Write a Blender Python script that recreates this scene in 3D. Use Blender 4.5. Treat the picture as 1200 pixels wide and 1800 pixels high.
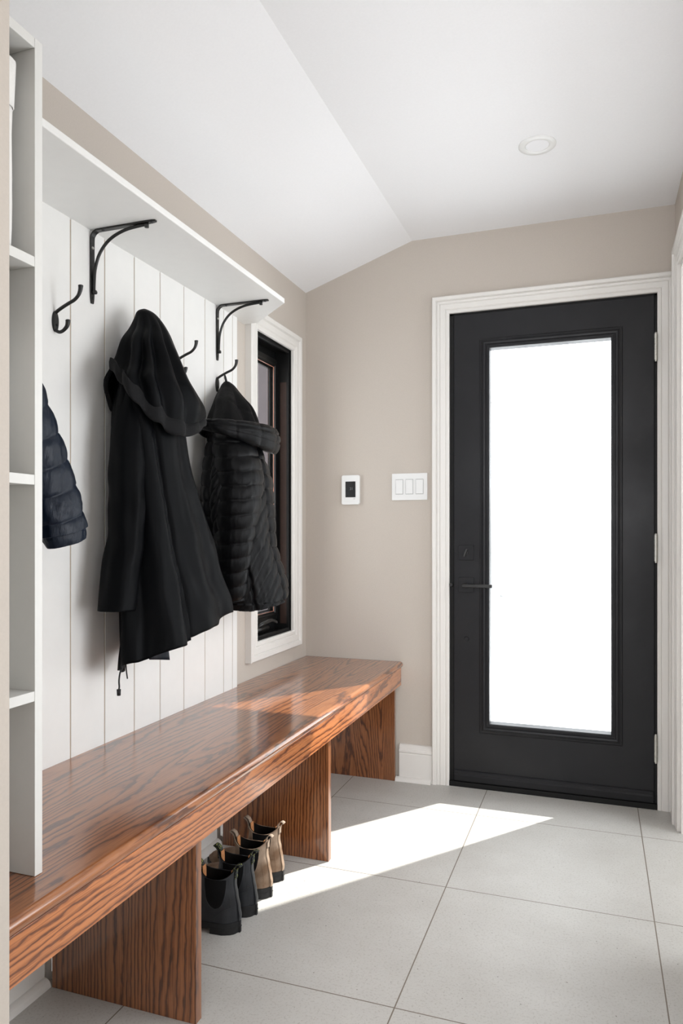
import bpy, bmesh, math, random
from mathutils import Vector, Matrix, noise
S = bpy.context.scene
COL = S.collection
for o in list(bpy.data.objects): bpy.data.objects.remove(o)
R = math.radians
random.seed(4)

# ---------------------------------------------------------------- camera
cd = bpy.data.cameras.new('camera'); cam = bpy.data.objects.new('camera', cd); COL.objects.link(cam)
cam.location = (1.281, 0, 1.10); cam.rotation_euler = (R(90), 0, R(19.54))
cd.sensor_fit = 'HORIZONTAL'; cd.sensor_width = 36; cd.lens = 36*1264/1200; cd.shift_y = 35.5/1200
cd.clip_start = .02; cd.clip_end = 200
S.camera = cam
# ---------------------------------------------------------------- world, sun, area lights, exposure
w = bpy.data.worlds.new('world'); S.world = w; w.use_nodes = True
bg = w.node_tree.nodes['Background']; bg.inputs[0].default_value = (.93, .957, 1, 1); bg.inputs[1].default_value = 4.2
def lamp(name, kind, loc, rot, energy, color=(1,1,1), size=None, size_y=None, angle=None):
    l = bpy.data.lights.new(name, kind); l.energy = energy; l.color = color
    if kind == 'AREA':
        l.shape = 'RECTANGLE'; l.size = size; l.size_y = size_y or size
    if angle is not None: l.angle = angle
    o = bpy.data.objects.new(name, l); COL.objects.link(o); o.location = loc; o.rotation_euler = rot
    return o
sun_dir = Vector((-.774, -1, -1.282)).normalized()
sun = lamp('sun', 'SUN', (3, 6, 5), (0, 0, 0), 10.0, (1, .97, .93), angle=R(.7))
sun.rotation_euler = (-sun_dir).to_track_quat('Z', 'Y').to_euler()
# fill lamps added for brightness: behind the camera, at the right wall and side room
lamp('rear_fill', 'AREA', (1.3, -3.05, 1.45), (R(98), 0, 0), 125, (.92, .95, 1), 3.4, 2.1)
lamp('rear_side_fill', 'AREA', (3.85, -1.2, 1.45), (0, R(90), 0), 10, (.90, .95, 1), 2.0, 2.6)
lamp('right_wall_fill', 'AREA', (1.56, 1.55, 1.10), (0, R(104), 0), 10.5, (.93, .95, 1), 1.2, .62)  # added fill for the shelf underside and sloped ceiling
lamp('side_room_fill', 'AREA', (3.35, 2.4, 1.4), (0, R(90), 0), 48, (.90, .95, 1), 1.8, 1.5)
S.view_settings.view_transform = 'Standard'; S.view_settings.look = 'None'
S.view_settings.gamma = 1; S.view_settings.use_curve_mapping = False
S.view_settings.exposure = 0.02

# ---------------------------------------------------------------- helpers
def tag(o, label=None, cat=None, group=None, kind=None):
    if label: o['label'] = label
    if cat: o['category'] = cat
    if group: o['group'] = group
    if kind: o['kind'] = kind
    return o
def empty(name, loc=(0,0,0), **k):
    o = bpy.data.objects.new(name, None); COL.objects.link(o); o.location = loc; o.empty_display_size = .05
    return tag(o, **k)
def obj(name, bm, mat, parent=None, smooth=False, bevel=0, world=True, **k):
    bmesh.ops.recalc_face_normals(bm, faces=bm.faces) if k.pop('recalc', True) else None
    me = bpy.data.meshes.new(name); bm.to_mesh(me); bm.free()
    mats = mat if isinstance(mat, (list, tuple)) else [mat]
    for m_ in mats: me.materials.append(m_)
    for p in me.polygons: p.use_smooth = smooth
    o = bpy.data.objects.new(name, me); COL.objects.link(o)
    if parent:
        o.parent = parent
        if world: o.matrix_parent_inverse = Matrix.Translation(-parent.location)
    if bevel:
        b = o.modifiers.new('bevel', 'BEVEL'); b.width = bevel; b.segments = 3; b.limit_method = 'ANGLE'; b.angle_limit = R(40)
        for p in me.polygons: p.use_smooth = True
        o.modifiers.new('wn', 'WEIGHTED_NORMAL').keep_sharp = True
    return tag(o, **k)
def BM(): return bmesh.new()
def box(bm, x0, x1, y0, y1, z0, z1, mi=0):
    v = [bm.verts.new((x, y, z)) for x in (x0, x1) for y in (y0, y1) for z in (z0, z1)]
    for f in ((0,1,3,2),(4,6,7,5),(0,4,5,1),(2,3,7,6),(0,2,6,4),(1,5,7,3)):
        bm.faces.new([v[i] for i in f]).material_index = mi
    return bm
def prism(bm, pts, axis, a, b, mi=0):
    """extrude a 2D outline along an axis; the outline lies in the other two axes (in x,y,z order)"""
    def mk(p, t):
        if axis == 'x': return (t, p[0], p[1])
        if axis == 'y': return (p[0], t, p[1])
        return (p[0], p[1], t)
    A = [bm.verts.new(mk(p, a)) for p in pts]; B = [bm.verts.new(mk(p, b)) for p in pts]
    n = len(pts)
    for i in range(n): bm.faces.new((A[i], A[(i+1)%n], B[(i+1)%n], B[i])).material_index = mi
    bm.faces.new(A).material_index = mi; bm.faces.new(B[::-1]).material_index = mi
    return bm
def cyl(bm, p0, p1, r0, r1=None, n=20, mi=0, cap=True):
    r1 = r0 if r1 is None else r1
    return tube(bm, [p0, p1], [r0, r1], n, mi, cap)
def tube(bm, pts, rad, n=14, mi=0, cap=True, flat=1.0, flatdir=None):
    pts = [Vector(p) for p in pts]
    if not isinstance(rad, (list, tuple)): rad = [rad]*len(pts)
    rings = []; up = None
    for i, p in enumerate(pts):
        t = (pts[min(i+1, len(pts)-1)] - pts[max(i-1, 0)]).normalized()
        if flatdir is not None: u = (Vector(flatdir) - t*t.dot(Vector(flatdir))).normalized()
        elif up is None: u = t.orthogonal().normalized()
        else: u = (up - t*t.dot(up)).normalized()
        up = u; v = t.cross(u)
        rings.append([bm.verts.new(p + u*math.cos(2*math.pi*k/n)*rad[i] + v*math.sin(2*math.pi*k/n)*rad[i]*flat) for k in range(n)])
    for a, b in zip(rings, rings[1:]):
        for k in range(n): bm.faces.new((a[k], a[(k+1)%n], b[(k+1)%n], b[k])).material_index = mi
    if cap:
        bm.faces.new(rings[0][::-1]).material_index = mi; bm.faces.new(rings[-1]).material_index = mi
    return bm
def cr(pts, n=6):
    """Catmull-Rom resample of tuples of any length"""
    out = []; m = len(pts)
    for i in range(m-1):
        p0, p1, p2, p3 = pts[max(i-1,0)], pts[i], pts[i+1], pts[min(i+2,m-1)]
        for k in range(n):
            t = k/n
            out.append(tuple(.5*((2*b)+(-a+c)*t+(2*a-5*b+4*c-d)*t*t+(-a+3*b-3*c+d)*t**3) for a,b,c,d in zip(p0,p1,p2,p3)))
    out.append(tuple(pts[-1])); return out
def frame_sweep(bm, a0, a1, b0, b1, prof, to3d, three=False, mi=0):
    """mitred moulding round the rectangle a0..a1 x b0..b1; prof = (offset outward, height)"""
    loops = []
    for wd, h in prof:
        if three: L = [(a0-wd, b0), (a0-wd, b1+wd), (a1+wd, b1+wd), (a1+wd, b0)]
        else: L = [(a0-wd, b0-wd), (a0-wd, b1+wd), (a1+wd, b1+wd), (a1+wd, b0-wd)]
        loops.append([bm.verts.new(to3d(p[0], p[1], h)) for p in L])
    for A, B in zip(loops, loops[1:]):
        for k in range(3 if three else 4):
            bm.faces.new((A[k], A[(k+1)%4], B[(k+1)%4], B[k])).material_index = mi
    if three:
        for k in (0, 3): 
            try: bm.faces.new([L[k] for L in loops])
            except ValueError: pass
    return bm
def interp(tab, x):
    if x <= tab[0][0]: return tab[0][1]
    for (a, b), (c, d) in zip(tab, tab[1:]):
        if x <= c:
            t = (x-a)/(c-a); t = t*t*(3-2*t); return b+(d-b)*t
    return tab[-1][1]

# ---------------------------------------------------------------- materials
def new_mat(name):
    m = bpy.data.materials.new(name); m.use_nodes = True
    nt = m.node_tree; b = nt.nodes['Principled BSDF']
    return m, nt, b
def lin(c):
    return tuple(((x/255)/12.92 if x/255 <= .04045 else ((x/255+.055)/1.055)**2.4) for x in c)+(1,)
def N(nt, typ, **k):
    n = nt.nodes.new(typ)
    for a, v in k.items():
        if a.startswith('i_'): n.inputs[a[2:].replace('_', ' ')].default_value = v
        else: setattr(n, a, v)
    return n
def math_n(nt, op, a, b=None, c=None):
    n = nt.nodes.new('ShaderNodeMath'); n.operation = op
    for i, x in enumerate((a, b, c)):
        if x is None: continue
        if isinstance(x, (int, float)): n.inputs[i].default_value = x
        else: nt.links.new(x, n.inputs[i])
    return n.outputs[0]
def ramp(nt, fac, stops):
    r = nt.nodes.new('ShaderNodeValToRGB'); nt.links.new(fac, r.inputs[0])
    e = r.color_ramp.elements
    while len(e) < len(stops): e.new(.5)
    for el, (p, c) in zip(e, stops): el.position = p; el.color = c
    return r.outputs[0]
def plain(name, rgb, rough=.5, spec=.5, nscale=60, bump=.0, var=.0, metal=0, sheen=0, coat=0):
    m, nt, b = new_mat(name)
    c = lin(rgb)
    tc = N(nt, 'ShaderNodeTexCoord'); nz = N(nt, 'ShaderNodeTexNoise'); nz.inputs['Scale'].default_value = nscale; nz.inputs['Detail'].default_value = 4
    nt.links.new(tc.outputs['Object'], nz.inputs['Vector'])
    lo = tuple(x*(1-var) for x in c[:3])+(1,); hi = tuple(min(1, x*(1+var)) for x in c[:3])+(1,)
    nt.links.new(ramp(nt, nz.outputs[0], [(.3, lo), (.7, hi)]), b.inputs['Base Color'])
    b.inputs['Roughness'].default_value = rough; b.inputs['Specular IOR Level'].default_value = spec; b.inputs['Metallic'].default_value = metal
    if sheen: b.inputs['Sheen Weight'].default_value = sheen; b.inputs['Sheen Roughness'].default_value = .5
    if coat: b.inputs['Coat Weight'].default_value = coat; b.inputs['Coat Roughness'].default_value = .15
    if bump:
        bp = N(nt, 'ShaderNodeBump'); bp.inputs['Strength'].default_value = bump; bp.inputs['Distance'].default_value = .001
        nt.links.new(nz.outputs[0], bp.inputs['Height']); nt.links.new(bp.outputs[0], b.inputs['Normal'])
    return m
M = {}
M['wall'] = plain('wall_paint', (193, 184, 174), .75, .3, 220, .25, .02)
M['ceil'] = plain('ceiling_paint', (240, 240, 241), .85, .2, 150, .1, .01)
M['trim'] = plain('trim_paint', (226, 223, 218), .38, .45, 40, 0, .004)
M['panel'] = plain('panelling_paint', (232, 231, 228), .42, .4, 30, .05, .01)
M['groove'] = plain('groove_paint', (172, 154, 134), .7, .2, 30, 0, .05)
M['cabinet'] = plain('cabinet_paint_dimmed', (218, 217, 213), .45, .4, 50, .04, .01)  # same white paint as the shelf, darkened against the strong fill light
M['black_metal'] = plain('black_iron', (18, 18, 17), .38, .5, 300, .3, .15)
M['steel'] = plain('brushed_steel', (196, 196, 190), .32, .5, 200, .1, .05, metal=.9)
M['plastic'] = plain('white_plastic', (232, 232, 230), .3, .5, 30, 0, .005)
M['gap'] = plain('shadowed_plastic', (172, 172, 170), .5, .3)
M['screen'] = plain('thermostat_screen', (34, 35, 38), .12, .6, 20, 0, .3)
M['digit'] = plain('screen_digits', (126, 128, 132), .4, .4)
M['ink'] = plain('dark_ink', (60, 58, 55), .6, .3)
M['rubber'] = plain('black_rubber', (22, 22, 23), .55, .4, 120, .3, .3)
M['gasket'] = plain('dark_gasket', (9, 9, 9), .6, .3)
M['snow'] = plain('snow', (245, 247, 250), .8, .2, 3, .3, .02)
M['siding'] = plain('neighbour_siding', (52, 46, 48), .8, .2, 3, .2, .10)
M['copper'] = plain('copper_strip', (196, 134, 112), .45, .5, 30, 0, .1)
M['jamb_reflection'] = plain('painted_brown_reflection', (56, 40, 34), .6, .3, 40, 0, .1)  # brown reflection put into the colour
M['hedge'] = plain('washed_out_hedge', (214, 219, 217), .9, .1, 8, .3, .1)  # hedge colour whitened for an overexposed look
M['bark'] = plain('washed_out_bark', (205, 205, 203), .9, .1, 8, .3, .1)  # bark whitened likewise, overexposure put into the colour
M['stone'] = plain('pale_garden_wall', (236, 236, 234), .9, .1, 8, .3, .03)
M['basket'] = plain('white_canvas', (232, 230, 226), .85, .2, 400, .4, .02)
M['tan_edge'] = plain('tan_leather', (186, 128, 84), .6, .3, 90, .3, .25)
M['lining'] = plain('dark_lining', (20, 17, 15), .9, .1, 60, .2, .2)
M['elastic'] = plain('black_elastic', (13, 13, 14), .85, .2, 500, .4, .2)
M['tab_grey'] = plain('taupe_webbing', (150, 132, 116), .8, .2, 300, .4, .35)
M['rawwood'] = plain('raw_wood_end', (158, 108, 84), .8, .2, 90, .1, .3)
M['diffuser'] = plain('lamp_lens', (240, 240, 242), .5, .3)

# black painted door with rubbed low-gloss scuffs
m, nt, b = new_mat('black_door_paint'); M['door'] = m
tc = N(nt, 'ShaderNodeTexCoord'); nz = N(nt, 'ShaderNodeTexNoise'); nz.inputs['Scale'].default_value = 5; nz.inputs['Detail'].default_value = 7
nt.links.new(tc.outputs['Object'], nz.inputs[0])
nt.links.new(ramp(nt, nz.outputs[0], [(.35, (.46,)*3+(1,)), (.68, (.33,)*3+(1,))]), b.inputs['Roughness'])
nt.links.new(ramp(nt, nz.outputs[0], [(.3, lin((29, 29, 31))), (.75, lin((35, 35, 37)))]), b.inputs['Base Color'])
b.inputs['Specular IOR Level'].default_value = .22
nf = N(nt, 'ShaderNodeTexNoise'); nf.inputs['Scale'].default_value = 350
bp = N(nt, 'ShaderNodeBump'); bp.inputs['Strength'].default_value = .15; bp.inputs['Distance'].default_value = .001
nt.links.new(tc.outputs['Object'], nf.inputs[0]); nt.links.new(nf.outputs[0], bp.inputs['Height']); nt.links.new(bp.outputs[0], b.inputs['Normal'])

# glass: clear pane with a faint reflection
m = bpy.data.materials.new('clear_glass'); m.use_nodes = True; nt = m.node_tree; nt.nodes.clear(); M['glass'] = m
o_ = N(nt, 'ShaderNodeOutputMaterial'); mx = N(nt, 'ShaderNodeMixShader'); tr = N(nt, 'ShaderNodeBsdfTransparent'); gl = N(nt, 'ShaderNodeBsdfGlossy'); fr = N(nt, 'ShaderNodeLayerWeight')
tr.inputs[0].default_value = (.97, .98, .975, 1); gl.inputs['Roughness'].default_value = .02; 
nt.links.new(math_n(nt, 'MULTIPLY_ADD', math_n(nt, 'POWER', fr.outputs['Facing'], 5), .9, .04), mx.inputs[0]); nt.links.new(tr.outputs[0], mx.inputs[1]); nt.links.new(gl.outputs[0], mx.inputs[2]); nt.links.new(mx.outputs[0], o_.inputs[0])

# oak: contour lines of stretched noise give the cathedral figure
def oak(name, axis, shift=(0,0,0), dark=1.0, K=20.0, straight=26.0, rough=.28, across='x'):
    m, nt, b = new_mat(name)
    tc = N(nt, 'ShaderNodeTexCoord')
    mp = N(nt, 'ShaderNodeMapping'); mp.vector_type = 'POINT'
    st = .085
    sc = {'x': (st, 1, 1), 'y': (1, st, 1), 'z': (1, 1, st)}[axis]
    mp.inputs['Scale'].default_value = sc; mp.inputs['Location'].default_value = shift
    nt.links.new(tc.outputs['Object'], mp.inputs[0])
    n1 = N(nt, 'ShaderNodeTexNoise'); n1.inputs['Scale'].default_value = 6.5; n1.inputs['Detail'].default_value = 1.0; n1.inputs['Roughness'].default_value = .4
    nt.links.new(mp.outputs[0], n1.inputs[0])
    n2 = N(nt, 'ShaderNodeTexNoise'); n2.inputs['Scale'].default_value = 34; n2.inputs['Detail'].default_value = 3
    nt.links.new(mp.outputs[0], n2.inputs[0])
    sx = N(nt, 'ShaderNodeSeparateXYZ'); nt.links.new(tc.outputs['Object'], sx.inputs[0])
    lin_ = math_n(nt, 'MULTIPLY', sx.outputs[{'x':0,'y':1,'z':2}[across]], straight)
    v = math_n(nt, 'MULTIPLY', n1.outputs[0], K)
    v = math_n(nt, 'ADD', v, lin_)
    v = math_n(nt, 'ADD', v, math_n(nt, 'MULTIPLY', n2.outputs[0], 1.3))
    mp5 = N(nt, 'ShaderNodeMapping'); mp5.inputs['Scale'].default_value = {'x': (.30, 1, 1), 'y': (1, .30, 1), 'z': (1, 1, .30)}[axis]; nt.links.new(tc.outputs['Object'], mp5.inputs[0])
    n5 = N(nt, 'ShaderNodeTexNoise'); n5.inputs['Scale'].default_value = 75; n5.inputs['Detail'].default_value = 2; nt.links.new(mp5.outputs[0], n5.inputs[0])
    v = math_n(nt, 'ADD', v, math_n(nt, 'MULTIPLY', n5.outputs[0], .75))
    fr_ = math_n(nt, 'FRACT', v)
    # pores: very long thin streaks
    mp2 = N(nt, 'ShaderNodeMapping'); sc2 = {'x': (.022, 1, 1), 'y': (1, .022, 1), 'z': (1, 1, .022)}[axis]
    mp2.inputs['Scale'].default_value = sc2; nt.links.new(tc.outputs['Object'], mp2.inputs[0])
    n3 = N(nt, 'ShaderNodeTexNoise'); n3.inputs['Scale'].default_value = 420; n3.inputs['Detail'].default_value = 3
    nt.links.new(mp2.outputs[0], n3.inputs[0])
    d = dark
    A = lin((168*d, 107*d, 64*d)); B = lin((146*d, 88*d, 50*d)); C = lin((98*d, 56*d, 33*d)); 
    ring = ramp(nt, fr_, [(0, C), (.13, C), (.24, B), (.5, A), (.82, A), (.93, B), (1, C)])
    pore = ramp(nt, n3.outputs[0], [(.36, (.52, .45, .40, 1)), (.50, (1, 1, 1, 1)), (.66, (1.0, 1.0, 1.0, 1))])
    n4 = N(nt, 'ShaderNodeTexNoise'); n4.inputs['Scale'].default_value = 2.2; nt.links.new(mp.outputs[0], n4.inputs[0])
    tone = ramp(nt, n4.outputs[0], [(.3, (.86, .84, .82, 1)), (.7, (1.0, 1, 1, 1))])
    mul = N(nt, 'ShaderNodeMix', data_type='RGBA', blend_type='MULTIPLY'); mul.inputs[0].default_value = .8
    nt.links.new(ring, mul.inputs[6]); nt.links.new(pore, mul.inputs[7])
    mul2 = N(nt, 'ShaderNodeMix', data_type='RGBA', blend_type='MULTIPLY'); mul2.inputs[0].default_value = 1
    nt.links.new(mul.outputs[2], mul2.inputs[6]); nt.links.new(tone, mul2.inputs[7])
    nt.links.new(mul2.outputs[2], b.inputs['Base Color'])
    b.inputs['Roughness'].default_value = rough; b.inputs['Specular IOR Level'].default_value = .5
    b.inputs['Coat Weight'].default_value = .9; b.inputs['Coat Roughness'].default_value = .12
    bp = N(nt, 'ShaderNodeBump'); bp.inputs['Strength'].default_value = .25; bp.inputs['Distance'].default_value = .0006
    nt.links.new(n3.outputs[0], bp.inputs['Height']); nt.links.new(bp.outputs[0], b.inputs['Normal'])
    return m
M['oak_top'] = oak('oak_top', 'y', (.3, 0, 0), 1.0, K=22, straight=30, across='x')
M['oak_apron'] = oak('oak_apron', 'y', (3.1, .4, 1.2), 1.22, K=14, straight=46, across='z')
M['oak_leg'] = oak('oak_leg', 'z', (1.7, 1.9, 0), .90, K=11, straight=80, across='x')
M['oak_leg2'] = oak('oak_leg_figured', 'z', (5.2, 3.3, .7), .90, K=36, straight=14, across='x')

# floor tiles: grid lines measured on the floor
m, nt, b = new_mat('porcelain_tile'); M['tile'] = m
tc = N(nt, 'ShaderNodeTexCoord'); sx = N(nt, 'ShaderNodeSeparateXYZ'); nt.links.new(tc.outputs['Object'], sx.inputs[0])
def gridline(out, off, pitch):
    u = math_n(nt, 'DIVIDE', math_n(nt, 'SUBTRACT', out, off), pitch)
    fr_ = math_n(nt, 'FRACT', math_n(nt, 'ADD', u, 100.5))
    return math_n(nt, 'MULTIPLY', math_n(nt, 'ABSOLUTE', math_n(nt, 'SUBTRACT', fr_, .5)), pitch)
dx = gridline(sx.outputs[0], .840, .5945); dy = gridline(sx.outputs[1], 2.810, .601)
dmin = math_n(nt, 'MINIMUM', dx, dy)
gr = math_n(nt, 'LESS_THAN', dmin, .0016)
n1 = N(nt, 'ShaderNodeTexNoise'); n1.inputs['Scale'].default_value = 3.2; n1.inputs['Detail'].default_value = 8; n1.inputs['Roughness'].default_value = .65
n2 = N(nt, 'ShaderNodeTexNoise'); n2.inputs['Scale'].default_value = 160; n2.inputs['Detail'].default_value = 4; n2.inputs['Roughness'].default_value = .7
v1 = N(nt, 'ShaderNodeTexVoronoi'); v1.inputs['Scale'].default_value = 26; v1.inputs['Randomness'].default_value = 1
v2 = N(nt, 'ShaderNodeTexVoronoi'); v2.inputs['Scale'].default_value = 95
for q in (n1, n2, v1, v2): nt.links.new(tc.outputs['Object'], q.inputs['Vector'])
base = ramp(nt, n1.outputs[0], [(.3, lin((184, 181, 175))), (.7, lin((198, 196, 191)))])
sp = ramp(nt, n2.outputs[0], [(.34, (.74, .72, .69, 1)), (.47, (1, 1, 1, 1))])
pit = ramp(nt, v1.outputs['Distance'], [(.035, (.32, .30, .27, 1)), (.06, (1, 1, 1, 1))])
pit2 = ramp(nt, v2.outputs['Distance'], [(.09, (.72, .70, .67, 1)), (.16, (1, 1, 1, 1))])
cur = base
for q, f_ in ((sp, .75), (pit, .8), (pit2, .7)):
    mm = N(nt, 'ShaderNodeMix', data_type='RGBA', blend_type='MULTIPLY'); mm.inputs[0].default_value = f_
    nt.links.new(cur, mm.inputs[6]); nt.links.new(q, mm.inputs[7]); cur = mm.outputs[2]
mm = N(nt, 'ShaderNodeMix', data_type='RGBA'); nt.links.new(gr, mm.inputs[0]); nt.links.new(cur, mm.inputs[6]); mm.inputs[7].default_value = lin((118, 108, 96))
nt.links.new(mm.outputs[2], b.inputs['Base Color']); b.inputs['Roughness'].default_value = .5; b.inputs['Specular IOR Level'].default_value = .35
bp = N(nt, 'ShaderNodeBump'); bp.inputs['Strength'].default_value = .4; bp.inputs['Distance'].default_value = .001; bp.invert = True
nt.links.new(gr, bp.inputs['Height']); nt.links.new(bp.outputs[0], b.inputs['Normal'])

def cloth(name, rgb, rough, sheen, wscale=900, bump=.25, spec=.3, wrinkle=14, wr=.35, det=5):
    m, nt, b = new_mat(name); tc = N(nt, 'ShaderNodeTexCoord')
    n1 = N(nt, 'ShaderNodeTexNoise'); n1.inputs['Scale'].default_value = wscale; n1.inputs['Detail'].default_value = 2
    n2 = N(nt, 'ShaderNodeTexNoise'); n2.inputs['Scale'].default_value = wrinkle; n2.inputs['Detail'].default_value = det
    mpc = N(nt, 'ShaderNodeMapping'); mpc.inputs['Scale'].default_value = (1, 1, .35); nt.links.new(tc.outputs['Object'], mpc.inputs[0])
    nt.links.new(tc.outputs['Object'], n1.inputs[0]); nt.links.new(mpc.outputs[0], n2.inputs[0])
    c = lin(rgb); nt.links.new(ramp(nt, n1.outputs[0], [(.3, tuple(x*.7 for x in c[:3])+(1,)), (.7, tuple(x*1.3 for x in c[:3])+(1,))]), b.inputs['Base Color'])
    b.inputs['Roughness'].default_value = rough; b.inputs['Specular IOR Level'].default_value = spec
    b.inputs['Sheen Weight'].default_value = sheen; b.inputs['Sheen Roughness'].default_value = .4
    b1 = N(nt, 'ShaderNodeBump'); b1.inputs['Strength'].default_value = bump; b1.inputs['Distance'].default_value = .0008
    b2 = N(nt, 'ShaderNodeBump'); b2.inputs['Strength'].default_value = wr; b2.inputs['Distance'].default_value = .012
    nt.links.new(n2.outputs[0], b2.inputs['Height']); nt.links.new(b2.outputs[0], b1.inputs['Normal'])
    nt.links.new(n1.outputs[0], b1.inputs['Height']); nt.links.new(b1.outputs[0], b.inputs['Normal'])
    return m
M['coat'] = cloth('black_coat_shell', (7, 8, 10), .5, 0, 700, .25, .07, 6, .25, 1)
M['coat_band'] = cloth('charcoal_band', (27, 27, 28), .85, .02, 600, .4, .12, 20, .2)
M['coat_lining'] = cloth('navy_lining', (20, 24, 32), .5, .0, 500, .2, .2)
M['puffer'] = cloth('black_quilted_nylon', (8, 8, 9.5), .42, 0, 900, .1, .13, 42, .22)
M['puffer_hood'] = cloth('black_hood_nylon', (9, 9, 10), .6, 0, 900, .2, .11, 30, .3)
M['navy'] = cloth('navy_quilted_nylon', (11, 22, 37), .42, 0, 900, .15, .28, 35, .5)

def leather(name, rgb, rgb2, rough, bumpd):
    m, nt, b = new_mat(name); tc = N(nt, 'ShaderNodeTexCoord')
    n1 = N(nt, 'ShaderNodeTexNoise'); n1.inputs['Scale'].default_value = 16; n1.inputs['Detail'].default_value = 8
    n2 = N(nt, 'ShaderNodeTexVoronoi'); n2.inputs['Scale'].default_value = 420
    nt.links.new(tc.outputs['Object'], n1.inputs[0]); nt.links.new(tc.outputs['Object'], n2.inputs[0])
    nt.links.new(ramp(nt, n1.outputs[0], [(.35, lin(rgb)), (.65, lin(rgb2))]), b.inputs['Base Color'])
    b.inputs['Roughness'].default_value = rough; b.inputs['Specular IOR Level'].default_value = .4
    bp = N(nt, 'ShaderNodeBump'); bp.inputs['Strength'].default_value = bumpd; bp.inputs['Distance'].default_value = .0006
    nt.links.new(n2.outputs['Distance'], bp.inputs['Height']); nt.links.new(bp.outputs[0], b.inputs['Normal'])
    return m
M['black_leather'] = leather('black_boot_leather', (32, 34, 37), (44, 46, 50), .45, .3)
M['tan_leather'] = leather('worn_taupe_leather', (118, 92, 70), (168, 148, 128), .75, .4)
m, nt, b = new_mat('black_tab_webbing'); M['tab_black'] = m
tc = N(nt, 'ShaderNodeTexCoord'); n1 = N(nt, 'ShaderNodeTexNoise'); n1.inputs['Scale'].default_value = 260
nt.links.new(tc.outputs['Object'], n1.inputs[0])
nt.links.new(ramp(nt, n1.outputs[0], [(.57, lin((24, 28, 30))), (.62, lin((168, 176, 92)))]), b.inputs['Base Color']); b.inputs['Roughness'].default_value = .8

# ---------------------------------------------------------------- the room shell
XR = 1.571; YF = 3.11; ZC = 2.392; ZL = 2.217; XRG = .509
st = dict(kind='structure')
bm = BM(); box(bm, -.2, 4.0, -3.3, 3.16, -.08, 0); obj('floor', bm, M['tile'], label='pale stone-look tile floor with thin dark grout lines', cat='floor', **st)
bm = BM()   # sloped strip, then flat
prism(bm, [(-.25, ZL-.25*(ZC-ZL)/XRG), (XRG, ZC), (1.70, ZC), (1.70, ZC+.12), (-.25, ZC+.12)], 'y', .60, 3.25)
box(bm, -1.6, 4.2, -3.3, .60, ZC, ZC+.12); box(bm, 1.70, 3.6, 1.2, 3.25, ZC, ZC+.12)
obj('ceiling', bm, M['ceil'], label='white ceiling, flat with a sloped strip along the panelled wall', cat='ceiling', **st)
bm = BM()   # left wall with window opening y 2.568..2.93, z .665..1.905
WY0, WY1, WZ0, WZ1 = 2.568, 2.930, .665, 1.905
box(bm, -.09, 0, .60, WY0, 0, 2.40); box(bm, -.09, 0, WY1, YF, 0, 2.40); box(bm, -.09, 0, WY0, WY1, 0, WZ0); box(bm, -.09, 0, WY0, WY1, WZ1, 2.40)
obj('wall_left', bm, M['wall'], label='greige wall behind the panelling and beside the narrow window', cat='wall', **st)
bm = BM()   # far wall with door opening x .677..1.507, z 0..2.05
DX0, DX1, DZ = .677, 1.507, 2.050
box(bm, -.09, DX0, YF, YF+.14, -.08, 2.60); box(bm, DX1, 3.6, YF, YF+.14, -.08, 2.60); box(bm, DX0, DX1, YF, YF+.14, DZ, 2.60); box(bm, DX0, DX1, YF, YF+.14, -.08, 0)
obj('wall_far', bm, M['wall'], label='greige end wall holding the black door', cat='wall', **st)
bm = BM()   # right wall with added fill-window opening, cased opening y 2.02..2.905
box(bm, XR, XR+.12, 2.905, YF, 0, 2.5); box(bm, XR, XR+.12, .60, 1.20, 0, 2.5); box(bm, XR, XR+.12, 1.88, 2.02, 0, 2.5); box(bm, XR, XR+.12, 1.20, 1.88, 0, .50); box(bm, XR, XR+.12, 1.20, 1.88, 1.80, 2.5); box(bm, XR, XR+.12, 2.02, 2.905, 2.085, 2.5)
obj('wall_right', bm, M['wall'], label='greige right-hand wall by the second cased opening', cat='wall', **st)
bm = BM(); box(bm, -.16, .542, .615, .758, 0, 2.5)
obj('wall_near', bm, M['wall'], bevel=.002, label='greige wall end at the left edge, beside the cubby unit', cat='wall', **st)
bm = BM(); box(bm, -1.6, -.16, .60, .74, 0, 2.5); box(bm, 1.70, 4.2, .60, .74, 0, 2.5); box(bm, -1.72, -1.6, -3.3, .74, 0, 2.5)
box(bm, 4.0, 4.12, -3.3, .74, 0, 2.5); box(bm, -1.6, 4.2, -3.42, -3.3, 0, 2.5)
obj('wall_rear', bm, M['wall'], label='walls of the room behind the viewpoint', cat='wall', **st)
bm = BM(); box(bm, 3.5, 3.62, .74, 3.25, 0, 2.5); box(bm, 1.69, 3.5, .74, .80, 0, 2.5)
obj('wall_side', bm, M['wall'], label='wall of the side room beyond the right opening', cat='wall', **st)

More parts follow.
